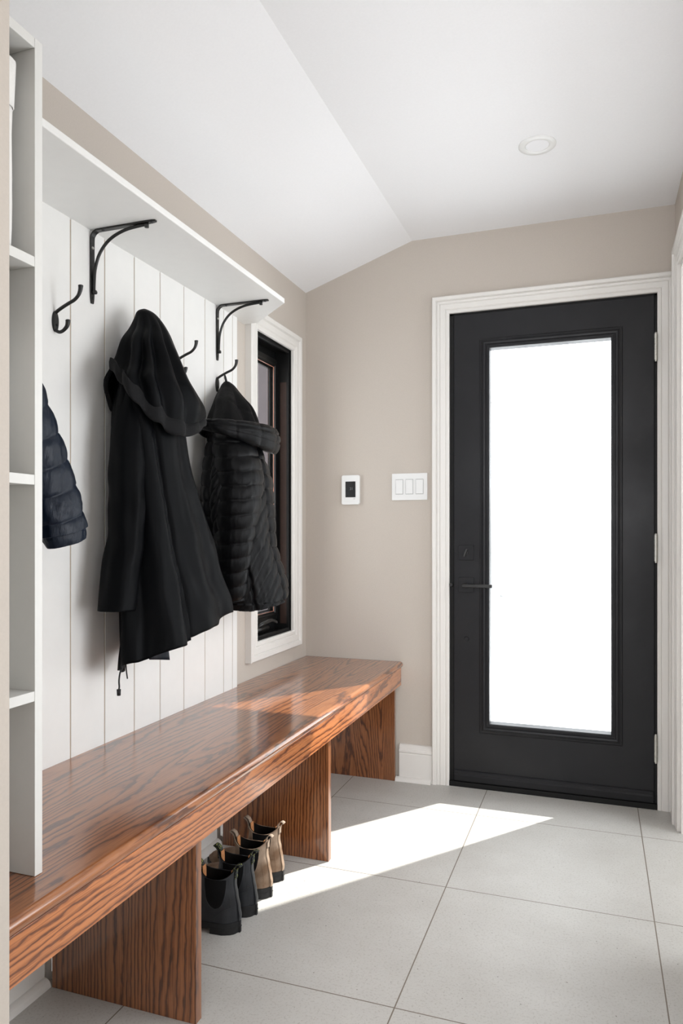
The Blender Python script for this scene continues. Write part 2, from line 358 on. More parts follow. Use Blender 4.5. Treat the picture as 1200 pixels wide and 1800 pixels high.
# trims ------------------------------------------------------------
CAS = [(0, 0), (0, .011), (.003, .013), (.013, .013), (.017, .0105), (.021, .014), (.040, .0155), (.043, .0125), (.047, .0165), (.054, .018), (.057, .015), (.061, .0235), (.074, .0245), (.078, .021), (.078, 0)]
bm = BM(); frame_sweep(bm, DX0, DX1, 0, DZ, [(a*.95, b) for a, b in CAS], lambda a, b, h: (a, YF-h, b), True)
obj('trim_1', bm, M['trim'], label='white moulded casing round the black door', cat='door casing', **st)
bm = BM(); frame_sweep(bm, WY0, WY1, WZ0, WZ1, [(0, 0), (0, .016), (.004, .020), (.014, .021), (.018, .017), (.022, .022), (.044, .024), (.047, .020), (.052, .028), (.068, .029), (.072, .026), (.072, 0)], lambda a, b, h: (h, a, b))
obj('trim_2', bm, M['trim'], label='white moulded casing round the narrow side window', cat='window casing', **st)
bm = BM(); frame_sweep(bm, 2.02, 2.905, 0, 2.085, CAS, lambda a, b, h: (XR-h, a, b), True)
obj('trim_3', bm, M['trim'], label='white moulded casing at the right edge of the picture', cat='casing', **st)
bm = BM(); box(bm, XR, XR+.12, 2.885, 2.905, 0, 2.085); box(bm, XR, XR+.12, 2.02, 2.04, 0, 2.085); box(bm, XR, XR+.12, 2.04, 2.885, 2.065, 2.085)
obj('trim_4', bm, M['trim'], label='white jamb lining of the right-hand opening', cat='jamb', **st)
# baseboards: profile swept along the wall, quarter round below
def baseboard_profile(): 
    return [(0, 0), (.018, 0), (.018, .118), (.016, .121), (.016, .124), (.021, .128), (.021, .136), (.017, .140), (.016, .147), (.012, .153), (.008, .158), (0, .160)]
def qround(r=.018, off=.018):
    return [(off, 0)]+[(off+r*math.cos(R(a)), r*math.sin(R(a))) for a in range(0, 91, 15)]
bm = BM(); prism(bm, [(YF-a, z) for a, z in baseboard_profile()], 'x', .455, .604); 
prism(bm, [(YF-a, z) for a, z in qround()], 'x', .440, .598)
obj('baseboard_far', bm, M['trim'], label='white baseboard between the bench and the door casing', cat='baseboard', **st)
bm = BM()
for y0, y1 in ((.76, 1.404), (1.428, 2.246), (2.270, 3.075)):
    prism(bm, [(a, z) for a, z in baseboard_profile()], 'y', y0, y1); prism(bm, [(a, z) for a, z in qround(.020)], 'y', y0, y1)
obj('baseboard_left', bm, M['trim'], label='white baseboard and rounded shoe moulding under the bench', cat='baseboard', **st)
bm = BM(); prism(bm, [(XR-a, z) for a, z in qround(.019, 0)], 'y', 3.012, 3.088)
qr = obj('baseboard_right', bm, [M['trim'], M['rawwood']], label='short quarter round offcut with raw wood end, right of the door', cat='shoe moulding', **st)
for p in qr.data.polygons:
    if abs(p.normal.y) > .9 and p.center.y < 3.02: p.material_index = 1

# panelling: boards with V grooves
grooves = [1.496, 1.631, 1.764, 1.895, 2.030, 2.163, 2.294, 2.360]
bm = BM(); yy = .76
edges = [.76+.0, .832, .965, 1.098+.0, 1.229, 1.362] + grooves + [2.398]
for a, b_ in zip(edges, edges[1:]):
    g = .0014
    prism(bm, [(0, a), (.0175-.004, a+g*.2), (.018, a+g+.0012), (.018, b_-g-.0012), (.0175-.004, b_-g*.2), (0, b_)], 'z', .52, 1.9)
obj('trim_5', bm, M['panel'], label='white vertical board panelling behind the coats', cat='wall panelling', **st)
bm = BM()
for y in edges[1:-1]: box(bm, .012, .0168, y-.0015, y+.0015, .524, 1.897)
obj('trim_6', bm, M['groove'], label='caulked grooves between the white panelling boards', cat='wall panelling', **st)

# ---------------------------------------------------------------- door
door = empty('door_1', (1.09, YF, 0), label='black entry door with tall glass pane, silver hinges and black lever', cat='door', kind='structure')
GX0, GX1, GZ0, GZ1 = .849, 1.336, .281, 1.887
SX0, SX1, SZ0, SZ1 = .697, 1.495, .030, 2.040; SY0, SY1 = 3.108, 3.152
bm = BM()
box(bm, SX0, GX0-.02, SY0, SY1, SZ0, SZ1); box(bm, GX1+.02, SX1, SY0, SY1, SZ0, SZ1)
box(bm, GX0-.02, GX1+.02, SY0, SY1, SZ0, GZ0-.02); box(bm, GX0-.02, GX1+.02, SY0, SY1, GZ1+.02, SZ1)
bmesh.ops.remove_doubles(bm, verts=bm.verts, dist=1e-5)
obj('door_slab', bm, M['door'], door, bevel=.0)
LP = [(0, -.022), (0, .004), (.004, .0085), (.009, .0085), (.011, .005), (.015, .005), (.018, .009), (.026, .010), (.029, .0065), (.033, .0055), (.035, .003), (.042, .0025), (.046, 0)]
bm = BM(); frame_sweep(bm, GX0, GX1, GZ0, GZ1, [(a*.95, b) for a, b in LP], lambda a, b, h: (a, SY0-h, b))
frame_sweep(bm, GX0, GX1, GZ0, GZ1, LP, lambda a, b, h: (a, SY1+h, b))
obj('glass_moulding', bm, M['door'], door)
bm = BM(); box(bm, GX0-.01, GX1+.01, 3.1285, 3.1325, GZ0-.01, GZ1+.01); obj('door_glass', bm, M['glass'], door)
bm = BM()   # black jamb stops and gap
box(bm, DX0, DX0+.018, 3.112, 3.24, 0, DZ); box(bm, DX1-.010, DX1, 3.112, 3.24, 0, DZ); box(bm, DX0, DX1, 3.112, 3.24, DZ-.008, DZ)
box(bm, DX0, SX0+.012, 3.156, 3.24, 0, DZ); box(bm, SX1-.012, DX1, 3.156, 3.24, 0, DZ); box(bm, DX0, DX1, 3.156, 3.24, SZ1-.012, DZ)
obj('door_jamb', bm, M['gasket'], door)
bm = BM(); box(bm, DX0, DX1, 3.098, 3.25, 0, .022); box(bm, SX0, SX1, 3.104, 3.15, .022, .032)
obj('threshold', bm, M['gasket'], door, bevel=.002)
bm = BM(); prism(bm, [(3.108, .030), (3.094, .030), (3.093, .052), (3.097, .058), (3.097, .064), (3.103, .070), (3.108, .072)], 'x', SX0+.003, SX1-.004)
obj('door_sweep', bm, M['door'], door)
for z in (1.832, 1.037, .245):
    bm = BM(); hx = 1.5005; hy_ = 3.090
    for k in range(5):
        z0 = z-.053+k*.0212; cyl(bm, (hx, hy_, z0+.0006), (hx, hy_, z0+.0206), .0068, n=18)
    cyl(bm, (hx, hy_, z-.058), (hx, hy_, z+.057), .0040, n=12)
    cyl(bm, (hx, hy_, z+.053), (hx, hy_, z+.0575), .0062, .004, n=14)
    box(bm, hx-.002, hx+.001, hy_+.004, 3.12, z-.052, z+.052)
    obj('hinge', bm, M['steel'], door)
def rounded_plate(bm, cx, cz, w_, h_, y0, y1, r=.004):
    pts = []
    for sx_, sz_, a0 in ((1, 1, 0), (-1, 1, 90), (-1, -1, 180), (1, -1, 270)):
        for a in range(0, 91, 15):
            pts.append((cx+sx_*(w_/2-r)+r*math.cos(R(a0+a)), cz+sz_*(h_/2-r)+r*math.sin(R(a0+a))))
    prism(bm, pts, 'y', y0, y1); return bm
bm = BM(); rounded_plate(bm, .750, 1.012, .064, .064, 3.101, 3.108, .003); db = obj('deadbolt_plate', bm, M['door'], door, bevel=.0012)
bm = BM(); cyl(bm, (.750, 3.101, 1.012), (.750, 3.092, 1.012), .009); tube(bm, [(.744, 3.086, .996), (.756, 3.086, 1.028)], [.0045, .0045], 10)
obj('thumb_turn', bm, M['black_metal'], db, world=False)
bm = BM(); rounded_plate(bm, .750, .873, .064, .064, 3.101, 3.108, .003); lv = obj('lever_plate', bm, M['door'], door, bevel=.0012)
bm = BM(); cyl(bm, (.750, 3.101, .873), (.750, 3.052, .873), .0095); box(bm, .742, .868, 3.042, 3.053, .866, .880)
obj('lever_handle', bm, M['black_metal'], lv, bevel=.002, world=False)
bm = BM(); cyl(bm, (.687, 3.1, .872), (.687, 3.092, .872), .010, .006); obj('strike_knob', bm, M['black_metal'], door)
bm = BM(); cyl(bm, (.751, 3.108, .639), (.751, 3.1035, .639), .0105, .009, 24); obj('hole_cap', bm, M['door'], door)

# ---------------------------------------------------------------- side window
win = empty('window_1', (0, 2.749, WZ0), label='narrow black casement window beside the quilted jacket', cat='window', kind='structure')
bm = BM(); t_ = .004
box(bm, -.088, .004, WY0, WY0+t_, WZ0, WZ1); box(bm, -.088, .004, WY1-t_, WY1, WZ0, WZ1); box(bm, -.088, .004, WY0, WY1, WZ0, WZ0+t_); box(bm, -.088, .004, WY0, WY1, WZ1-t_, WZ1)
frame_sweep(bm, WY0+.014, WY1-.014, WZ0+.014, WZ1-.014, [(0, -.006), (0, .004), (.010, .004)], lambda a, b, h: (h-.006, a, b))
frame_sweep(bm, WY0+.05, WY1-.05, WZ0+.095, WZ1-.085, [(0, -.012), (0, 0), (.10, 0), (.10, -.012)], lambda a, b, h: (h-.074, a, b))
obj('window_frame', bm, M['gasket'], win)
bm = BM(); box(bm, -.046, -.014, WY1-.0065, WY1-.0041, WZ0+.03, WZ1-.14); obj('jamb_reflection_strip', bm, M['jamb_reflection'], win)  # reflection on the black jamb, painted as a thin brown strip
bm = BM(); frame_sweep(bm, WY0+.040, WY1-.040, WZ0+.085, WZ1-.075, [(0, -.024), (0, 0), (.006, .006), (.012, .006), (.016, 0), (.036, 0), (.036, -.024)], lambda a, b, h: (h-.062, a, b))
obj('window_sash', bm, M['black_metal'], win)
bm = BM(); frame_sweep(bm, WY0+.043, WY1-.043, WZ0+.088, WZ1-.078, [(0, 0), (0, .0025), (.0012, .0025), (.0012, 0)], lambda a, b, h: (h-.063, a, b)); obj('copper_spacer', bm, M['copper'], win)
bm = BM(); box(bm, -.078, -.074, WY0+.03, WY1-.03, WZ0+.07, WZ1-.07); obj('window_glass', bm, M['glass'], win)
bm = BM(); tube(bm, cr([(-.045, 2.69, .70), (-.030, 2.70, .715), (-.022, 2.73, .722), (-.020, 2.78, .726), (-.020, 2.83, .712)], 5), .008, 10, flat=.6)
tube(bm, [(-.045, 2.66, .69), (-.045, 2.78, .69)], [.018, .018], 14, flat=.7); obj('window_crank', bm, M['black_metal'], win, smooth=True)

w2 = empty('added_window', (XR, 1.42, .5), label='unseen window added in the right wall to carry the fill light', cat='window', kind='structure')  # unseen window, added around the right-hand fill lamp
bm = BM(); frame_sweep(bm, 1.20, 1.88, .50, 1.80, [(a*.7, b) for a, b in CAS], lambda a, b, h: (XR-h, a, b)); frame_sweep(bm, 1.25, 1.83, .55, 1.75, [(0, -.02), (0, .02), (.05, .02), (.05, -.02)], lambda a, b, h: (XR+.06-h, a, b)); obj('window_frame', bm, M['trim'], w2)
bm = BM(); box(bm, XR+.058, XR+.062, 1.24, 1.84, .54, 1.76); obj('window_glass', bm, M['glass'], w2)
# ---------------------------------------------------------------- outside
bm = BM(); box(bm, -40, 40, 3.26, 60, -.30, -.22); obj('ground', bm, M['snow'], label='snow covered yard seen through the door glass', cat='snow', kind='structure')
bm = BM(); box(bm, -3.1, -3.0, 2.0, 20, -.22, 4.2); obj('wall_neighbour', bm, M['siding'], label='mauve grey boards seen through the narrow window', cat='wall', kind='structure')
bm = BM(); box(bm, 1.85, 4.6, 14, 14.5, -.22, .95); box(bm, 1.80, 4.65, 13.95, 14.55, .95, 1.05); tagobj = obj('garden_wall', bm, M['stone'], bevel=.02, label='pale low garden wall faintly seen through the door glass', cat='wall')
def blob_hedge(name, x0, x1, y, h, label, group=None):
    bm = BM(); n = 60; mz = 14
    rows = []
    for j in range(mz+1):
        t = j/mz; a = math.pi*t; row = []
        for i in range(n+1):
            x = x0+(x1-x0)*i/n
            nn = noise.noise(Vector((x*1.3, a*1.2, y)))*.35 + noise.noise(Vector((x*5, a*4, y)))*.12
            e = min(1, min(i, n-i)/4)
            rr = (h*.5)*(1+nn)*e**.5
            row.append(bm.verts.new((x, y-math.cos(a)*.6*e, -.22+max(0, math.sin(a))*2*rr)))
        rows.append(row)
    for r0, r1 in zip(rows, rows[1:]):
        for i in range(n): bm.faces.new((r0[i], r0[i+1], r1[i+1], r1[i]))
    return obj(name, bm, M['hedge'], smooth=True, label=label, cat='hedge')
blob_hedge('hedge', -2.6, 9, 17, 1.6, 'pale hedge line, washed out, behind the low garden wall')
bm = BM(); 
def branch(p, d, r, L, depth):
    q = [p]; dd = d.copy()
    for k in range(5):
        dd = (dd + Vector((random.uniform(-.14,.14), random.uniform(-.14,.14), random.uniform(-.02,.12)))).normalized(); q.append(q[-1]+dd*L/5)
    tube(bm, q, [r*(1-.13*k) for k in range(6)], 7)
    if depth:
        for k in range(3):
            s_ = q[random.choice((2,3,4,5))]; nd = (dd+Vector((random.uniform(-.8,.8), random.uniform(-.5,.5), random.uniform(.0,.5)))).normalized()
            branch(s_, nd, r*.55, L*.65, depth-1)
branch(Vector((-.5, 15, -.22)), Vector((-.1, 0, 1)), .09, 2.6, 4)
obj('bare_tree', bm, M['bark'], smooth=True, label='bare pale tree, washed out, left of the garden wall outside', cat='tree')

# ---------------------------------------------------------------- bench
bench = empty('bench', (.23, 1.93, 0), label='long oak bench with rounded front edge along the panelled wall', cat='bench')
by0, by1 = .762, 3.107
bm = BM()
pr = [(.002, .499), (.002, .524), (.455, .524)] + [(.455+.013*math.sin(R(a)), .511+.013*math.cos(R(a))) for a in range(15, 181, 15)]
prism(bm, pr, 'y', by0, by1); obj('seat', bm, M['oak_top'], bench, bevel=.0012)
bm = BM(); box(bm, .440, .460, by0, by1, .419, .4975)
obj('apron', bm, M['oak_apron'], bench, bevel=.0012)
for y0, y1, mt in ((1.404, 1.428, 'oak_leg'), (2.246, 2.270, 'oak_leg'), (3.076, 3.092, 'oak_leg2')):
    bm = BM(); box(bm, .020 if y0 > 1e9 else .041, .438, y0, y1, 0.0, .4985); obj('support_panel', bm, M[mt], bench, bevel=.001)

# ---------------------------------------------------------------- cubby unit standing on the bench
cub = empty('cubby_cabinet', (.2, .87, .525), label='tall white open cubby unit standing on the bench', cat='cubby shelf')
CX = .397
bm = BM(); box(bm, .019, CX, .9605, .978, .5245, 1.926); obj('side_panel', bm, M['cabinet'], cub, bevel=.0008)
bm = BM(); box(bm, .0, CX, .762, .780, .5245, 1.926); obj('side_panel', bm, M['cabinet'], cub, bevel=.0008)
bm = BM(); box(bm, .019, CX, .781, .960, 1.9085, 1.926); obj('top_panel', bm, M['cabinet'], cub, bevel=.0008)
for z in (1.543, 1.179, .8175):
    bm = BM(); box(bm, .026, CX, .781, .960, z, z+.017); obj('shelf', bm, M['cabinet'], cub, bevel=.0008)
bm = BM(); box(bm, .019, .025, .781, .960, .5245, 1.908); obj('back_panel', bm, M['cabinet'], cub)
# storage baskets
def basket(x1, y0, y1, z0, z1, label, lean=.006):
    root = empty('storage_basket', (.2, (y0+y1)/2, z0), label=label, cat='basket', group='canvas storage baskets in the cubbies')
    bm = BM(); n = 14; rings = []
    for j in range(9):
        t = j/8; e = lean*t
        P = []
        for (cx, cy, a0) in ((x1-.02, y1-.015, 0), (.06, y1-.015, 90), (.06, y0+.015, 180), (x1-.02, y0+.015, 270)):
            for k in range(5):
                a = R(a0+k*22.5); wob = .0015*math.sin(7*t+k+cx*30)
                P.append(bm.verts.new((cx+(.015+e*.5+wob)*math.cos(a), cy+(.012+e+wob)*math.sin(a), z0+(z1-z0)*t)))
        rings.append(P)
    for a, b_ in zip(rings, rings[1:]):
        for k in range(20): bm.faces.new((a[k], a[(k+1)%20], b_[(k+1)%20], b_[k]))
    bm.faces.new(rings[0][::-1])
    o = obj('basket_body', bm, M['basket'], root, smooth=True); sd = o.modifiers.new('s', 'SOLIDIFY'); sd.thickness = .003
    bm = BM(); rings = []
    for z, out in ((z1-.075, .004), (z1-.074, .0055), (z1, .0085), (z1+.004, .005), (z1-.002, -.001)):
        P = []
        for (cx, cy, a0) in ((x1-.02, y1-.015, 0), (.06, y1-.015, 90), (.06, y0+.015, 180), (x1-.02, y0+.015, 270)):
            for k in range(5):
                a = R(a0+k*22.5); P.append(bm.verts.new((cx+(.015+out)*math.cos(a), cy+(.012+out)*math.sin(a), z)))
        rings.append(P)
    for a, b_ in zip(rings, rings[1:]):
        for k in range(20): bm.faces.new((a[k], a[(k+1)%20], b_[(k+1)%20], b_[k]))
    obj('folded_cuff', bm, M['basket'], root, smooth=True)
basket(.386, .800, .935, 1.5605, 1.868, 'white canvas basket with folded cuff in the top cubby', .007)
basket(.386, .800, .912, 1.1965, 1.44, 'white canvas basket sliver in the second cubby from the top', .004)

# ---------------------------------------------------------------- wall shelf with brackets
shelf = empty('wall_shelf', (.13, 1.7, 1.898), label='long white wall shelf on black iron brackets above the coats', cat='shelf')
bm = BM(); v = .0
pts = [(.0, .979), (.253, .979), (.253, 2.302), (.060, 2.484), (.0, 2.484)]
A = [bm.verts.new((x, y, 1.9)) for x, y in pts]; B = [bm.verts.new((x, y, 1.9175)) for x, y in pts]
for i in range(5): bm.faces.new((A[i], A[(i+1)%5], B[(i+1)%5], B[i]))
bm.faces.new(A[::-1]); bm.faces.new(B); obj('shelf_board', bm, M['panel'], shelf, bevel=.0025)  # paler than the cabinet's tone, to lift the shaded underside
def bracket(y):
    bm = BM()
    # flat bar: wall leg, bend, shelf leg
    path = cr([(.0205, 1.706), (.0205, 1.80), (.0205, 1.872), (.024, 1.887), (.034, 1.8955), (.050, 1.8972), (.14, 1.8972), (.218, 1.8972)], 5)
    hw = .0075; th = .0022
    top, bot = [], []
    for i, (x, z) in enumerate(path):
        a = Vector((path[min(i+1, len(path)-1)][0]-path[max(i-1, 0)][0], path[min(i+1, len(path)-1)][1]-path[max(i-1, 0)][1])).normalized(); nn = Vector((a.y, -a.x))
        d = min(i, len(path)-1-i); q = hw*(.55 if d == 0 else .85 if d == 1 else 1)
        top.append([bm.verts.new((x-nn.x*th, y+s_*q, z-nn.y*th)) for s_ in (-1, 1)]); bot.append([bm.verts.new((x+nn.x*th, y+s_*q, z+nn.y*th)) for s_ in (-1, 1)])
    for i in range(len(path)-1):
        bm.faces.new((top[i][0], top[i+1][0], top[i+1][1], top[i][1])); bm.faces.new((bot[i][1], bot[i+1][1], bot[i+1][0], bot[i][0]))
        bm.faces.new((top[i][0], bot[i][0], bot[i+1][0], top[i+1][0])); bm.faces.new((top[i][1], top[i+1][1], bot[i+1][1], bot[i][1]))
    bm.faces.new((top[0][0], top[0][1], bot[0][1], bot[0][0])); bm.faces.new((top[-1][1], top[-1][0], bot[-1][0], bot[-1][1]))
    o = obj('bracket', bm, M['black_metal'], shelf)
    inv = Matrix.Translation(-shelf.location)
    bm = BM(); tube(bm, cr([(.026, y, 1.732), (.027, y, 1.765), (.031, y, 1.800), (.046, y, 1.838), (.077, y, 1.869), (.125, y, 1.887), (.188, y, 1.8925)], 6), .0042, 12)
    tube(bm, [(.0215, y, 1.735), (.033, y, 1.735)], [.005, .0055], 12); tube(bm, [(.190, y, 1.897), (.190, y, 1.884)], [.0055, .0058], 12)
    obj('brace', bm, M['black_metal'], o, smooth=True, world=False)
    for p, q in (((.0225, y, 1.720), (.0245, y, 1.720)), ((.0225, y, 1.853), (.0245, y, 1.853)), ((.055, y, 1.895), (.055, y, 1.893)), ((.206, y, 1.895), (.206, y, 1.893))):
        bm = BM(); tube(bm, [p, q], [.0042, .0032], 12); obj('screw', bm, M['steel'] if p[2] == 1.853 else M['black_metal'], o, world=False)
bracket(1.576); bracket(2.244)

# ---------------------------------------------------------------- coat hooks
def hook(y, label):
    root = empty('coat_hook', (.018, y, 1.62), label=label, cat='hook', group='black iron hooks on the panelling')
    bm = BM()
    n = 26; rings = []
    for dx_, sc in ((0, 1), (.0035, 1), (.0055, .82), (.0062, .4)):
        rings.append([bm.verts.new((.018+dx_, y+.0105*sc*math.cos(2*math.pi*k/n), 1.621+.026*sc*math.sin(2*math.pi*k/n))) for k in range(n)])
    for a, b_ in zip(rings, rings[1:]):
        for k in range(n): bm.faces.new((a[k], a[(k+1)%n], b_[(k+1)%n], b_[k]))
    bm.faces.new(rings[0][::-1]); bm.faces.new(rings[-1])
    obj('back_plate', bm, M['black_metal'], root, smooth=True)
    bm = BM(); P = cr([(.0185, y, 1.634), (.022, y, 1.643), (.038, y, 1.652), (.059, y, 1.661), (.077, y, 1.668), (.089, y, 1.678), (.0945, y, 1.689), (.096, y, 1.698), (.096, y, 1.7025)], 5)
    n_ = len(P); tube(bm, P, [(.0042+.0026*max(0, (i/n_-.6)/.4)) if i < n_-2 else (.0055 if i == n_-2 else .003) for i in range(n_)], 12)
    obj('upper_prong', bm, M['black_metal'], root, smooth=True)
    bm = BM(); P = cr([(.0205, y, 1.606), (.022, y, 1.599), (.033, y, 1.5935), (.045, y, 1.597), (.055, y, 1.606), (.058, y, 1.616), (.058, y, 1.622)], 5)
    n_ = len(P); tube(bm, P, [(.0042+.0024*max(0, (i/n_-.5)/.5)) if i < n_-2 else (.005 if i == n_-2 else .003) for i in range(n_)], 12)
    obj('lower_prong', bm, M['black_metal'], root, smooth=True)
    bm = BM(); cyl(bm, (.0235, y, 1.612), (.0248, y, 1.612), .0032, n=10); obj('screw', bm, M['gasket'], root)
hook(1.171, 'black coat hook behind the cubby unit holding the navy jacket')
hook(1.439, 'empty black coat hook nearest the cubby unit')
hook(1.707, 'black coat hook hidden under the hood of the long black coat')
hook(1.976, 'bare black coat hook between the two black coats, its top prong showing')
hook(2.244, 'black coat hook nearest the window, holding the quilted jacket')

# ---------------------------------------------------------------- garments
PI = math.pi
def loft(rows, nt_, nper, disp=None, zend=None, expo=2.0, back=.021, tiltw=None, cap=True, twist=0):
    """rows: (z, xc, yc, a, b). Rings are superellipses in plan; disp(t, s, z) pushes the cloth in or out."""
    R_ = cr(rows, nper); m_ = len(R_); bm = BM(); rings = []
    z0 = R_[0][0]; z1 = R_[-1][0]
    for i, (z, xc, yc, a, b_) in enumerate(R_):
        s = i/(m_-1); ring = []
        for k in range(nt_):
            t = 2*PI*k/nt_ - PI
            zz = z
            if zend: zz = z0+(zend(t)-z0)*(z0-z)/(z0-z1)
            xa, ya, aa, bb = xc, yc, a, b_
            if zend:   # sample the width table at the real height
                zt = zz
                for q in range(m_-1):
                    if R_[q+1][0] <= zt: break
                q = min(q, m_-2); den = R_[q][0]-R_[q+1][0]; f = 0 if abs(den) < 1e-9 else max(0, min(1, (R_[q][0]-zt)/den))
                xa, ya, aa, bb = [R_[q][j]+(R_[q+1][j]-R_[q][j])*f for j in (1, 2, 3, 4)]
            c_, s_ = math.cos(t), math.sin(t)
            e = 2/expo
            x = math.copysign(abs(c_)**e, c_); y = math.copysign(abs(s_)**e, s_)
            d = disp(t, s, zz) if disp else 0
            nn = Vector((c_/max(aa, .01), s_/max(bb, .01))).normalized()
            ring.append(bm.verts.new((max(back, xa+aa*x+nn.x*d), ya+bb*y+nn.y*d, zz)))
        rings.append(ring)
    for A_, B_ in zip(rings, rings[1:]):
        for k in range(nt_): bm.faces.new((A_[k], A_[(k+1) % nt_], B_[(k+1) % nt_], B_[k]))
    if cap: bm.faces.new(rings[0])
    return bm, rings
def G(t, t0, w_):
    d = (t-t0+PI) % (2*PI)-PI; return math.exp(-(d/w_)**2)
def thick(o, th=.003):
    s_ = o.modifiers.new('s', 'SOLIDIFY'); s_.thickness = th; s_.offset = -1; return o
def nz3(x, y, z): return noise.noise(Vector((x, y, z)))

# --- long black hooded coat
coat = empty('hooded_coat', (.09, 1.707, 1.70), label='long black hooded coat hanging by its hood, middle of the panelling', cat='coat')
hoodrows = [(1.722, .092, 1.712, .006, .010), (1.712, .094, 1.713, .022, .030), (1.69, .098, 1.717, .036, .045), (1.657, .102, 1.716, .052, .062), (1.619, .107, 1.705, .066, .083),
            (1.569, .112, 1.706, .080, .106), (1.536, .117, 1.705, .087, .127), (1.502, .125, 1.702, .095, .158), (1.465, .13, 1.715, .10, .178), (1.434, .13, 1.720, .10, .176), (1.402, .127, 1.722, .097, .160), (1.35, .122, 1.722, .094, .145)]
rimtab = [(-PI, 1.43), (R(-152), 1.43), (R(-140), 1.47), (R(-124), 1.548), (R(-105), 1.540), (R(-85), 1.500), (R(-65), 1.452), (R(-45), 1.412), (R(-22), 1.382), (R(0), 1.382), (R(20), 1.395), (R(40), 1.42), (R(90), 1.44), (PI, 1.43)]
def rim(t): return interp(rimtab, t)
def hood_disp(t, s, z):
    g = min(1, max(0, (1.70-z)/.16))
    d = 0
    for t0, w_, a in ((-112, 7, .010), (-92, 6, -.010), (-78, 8, .010), (-62, 5, -.010), (-50, 7, .009), (-38, 5, -.010), (-22, 9, .010), (-8, 5, -.010), (6, 8, .007)):
        d += 1.45*a*G(t, R(t0)+R(14)*(s-.5), R(w_))
    d *= g*(1-.45*min(1, max(0, (1.50-z)/.1)))
    d += .006*nz3(t*1.5, z*9, 2.0)*g
    return d
bm, hr = loft(hoodrows, 168, 6, hood_disp, rim, 2.1)
thick(obj('hood', bm, M['coat'], coat, smooth=True))
# hood edge band: follows the rim, slightly proud of it
bm = BM(); prev = []
last = [v_.co.copy() for v_ in hr[-1]] if False else None
n_ = 168; ringsB = [[] for _ in range(6)]
cen = Vector((.125, 1.712))
hd = [v_ for v_ in bpy.data.objects['hood'].data.vertices][-168:]
for k in range(n_):
    p = Vector(hd[k].co); t = 2*PI*k/n_-PI
    out = Vector((p.x-cen.x, p.y-cen.y, 0)).normalized()
    wd = .040*min(1, max(.3, 1-abs(((t-R(-48)+PI) % (2*PI))-PI)/2.6))+.004
    if t < R(-126) or t > R(60): wd = .004
    for j, (o_, zz) in enumerate(((-.004, .5), (.0045, .56), (.0075, .15), (.0065, -.40), (.002, -.62), (-.005, -.45))):
        q = p+out*o_; q.z = p.z+zz*wd
        q.x = max(q.x, .021); ringsB[j].append(bm.verts.new(q))
for a, b_ in zip(ringsB, ringsB[1:]):
    for k in range(n_): bm.faces.new((a[k], a[(k+1) % n_], b_[(k+1) % n_], b_[k]))
obj('hood_band', bm, M['coat_band'], coat, smooth=True)
bodyrows = [(1.56, .095, 1.712, .045, .085), (1.52, .098, 1.712, .055, .105), (1.44, .104, 1.712, .070, .128), (1.367, .108, 1.712, .080, .126), (1.275, .112, 1.724, .084, .131), (1.176, .118, 1.746, .090, .154), (1.088, .124, 1.764, .095, .176), (.998, .13, 1.780, .100, .198),
            (.937, .135, 1.794, .105, .218), (.844, .14, 1.812, .11, .240), (.73, .142, 1.815, .113, .250)]
hemtab = [(-PI, .80), (R(-150), .76), (R(-132), .722), (R(-118), .735), (R(-80), .765), (R(-40), .800), (R(0), .832), (R(30), .858), (R(90), .86), (PI, .80)]
def body_disp(t, s, z):
    g = min(1, max(0, (1.52-z)/.5)); d = 0
    for t0, dr, w_, a in ((-138, 4, 9, .006), (-118, -6, 10, -.020), (-92, 0, 13, .014), (-76, 4, 5, -.006), (-60, 10, 12, .016), (-41, 12, 5, -.026), (-18, 10, 15, .010), (6, 8, 8, -.008), (26, 6, 10, .006), (70, 0, 14, -.01)):
        d += a*G(t, R(t0+dr*s), R(w_))*(.35+.65*s)
    def sstep(x): x = min(1, max(0, x)); return x*x*(3-2*x)
    e1 = math.degrees(t)-(-40+14*s); d += .030*s**.8*sstep((2.0-e1)/3.0)*sstep((e1+58)/50)
    e2 = math.degrees(t)-(-104); d -= .010*G(math.radians(e2), 0, R(8))*(.4+.6*s)
    d += .010*nz3(t*2.2, z*3.2, 7.7)*g + .004*nz3(t*6, z*9, 1.1)*g
    # diagonal drag lines in the skirt
    d += .0035*math.sin(t*9+z*26+2*nz3(t, z*3, 0))*max(0, s-.45)*G(t, R(-55), R(50))
    d += .006*G(z, .90, .035)*G(t, R(22), R(22))-.007*G(z, .96, .03)*G(t, R(12), R(18))+.005*G(z, 1.09, .03)*G(t, R(0), R(16))
    return d
bm, br = loft(bodyrows, 320, 9, body_disp, lambda t: interp(hemtab, t), 2.15)
thick(obj('coat_body', bm, M['coat'], coat, smooth=True), .004)
sl = [(1.50, .105, 1.64, .03, .03), (1.459, .112, 1.622, .040, .038), (1.353, .118, 1.604, .048, .044), (1.264, .120, 1.597, .050, .044), (1.171, .120, 1.592, .050, .040), (1.089, .118, 1.585, .050, .038), (1.007, .114, 1.573, .050, .039), (.953, .112, 1.566, .050, .040), (.898, .110, 1.559, .050, .042)]
def sl_disp(t, s, z): return .005*nz3(t*1.8, z*7, 3)+.004*math.sin(z*55+t*2)*G(z, 1.15, .15)*.5
bm, _ = loft(sl, 64, 8, sl_disp, None, 2.2); thick(obj('sleeve', bm, M['coat'], coat, smooth=True), .003)
bm, _ = loft([(z, x-.0, 1.707+(1.707-y)+.24, a*.8, b_) for z, x, y, a, b_ in sl], 48, 6, sl_disp, None, 2.2)
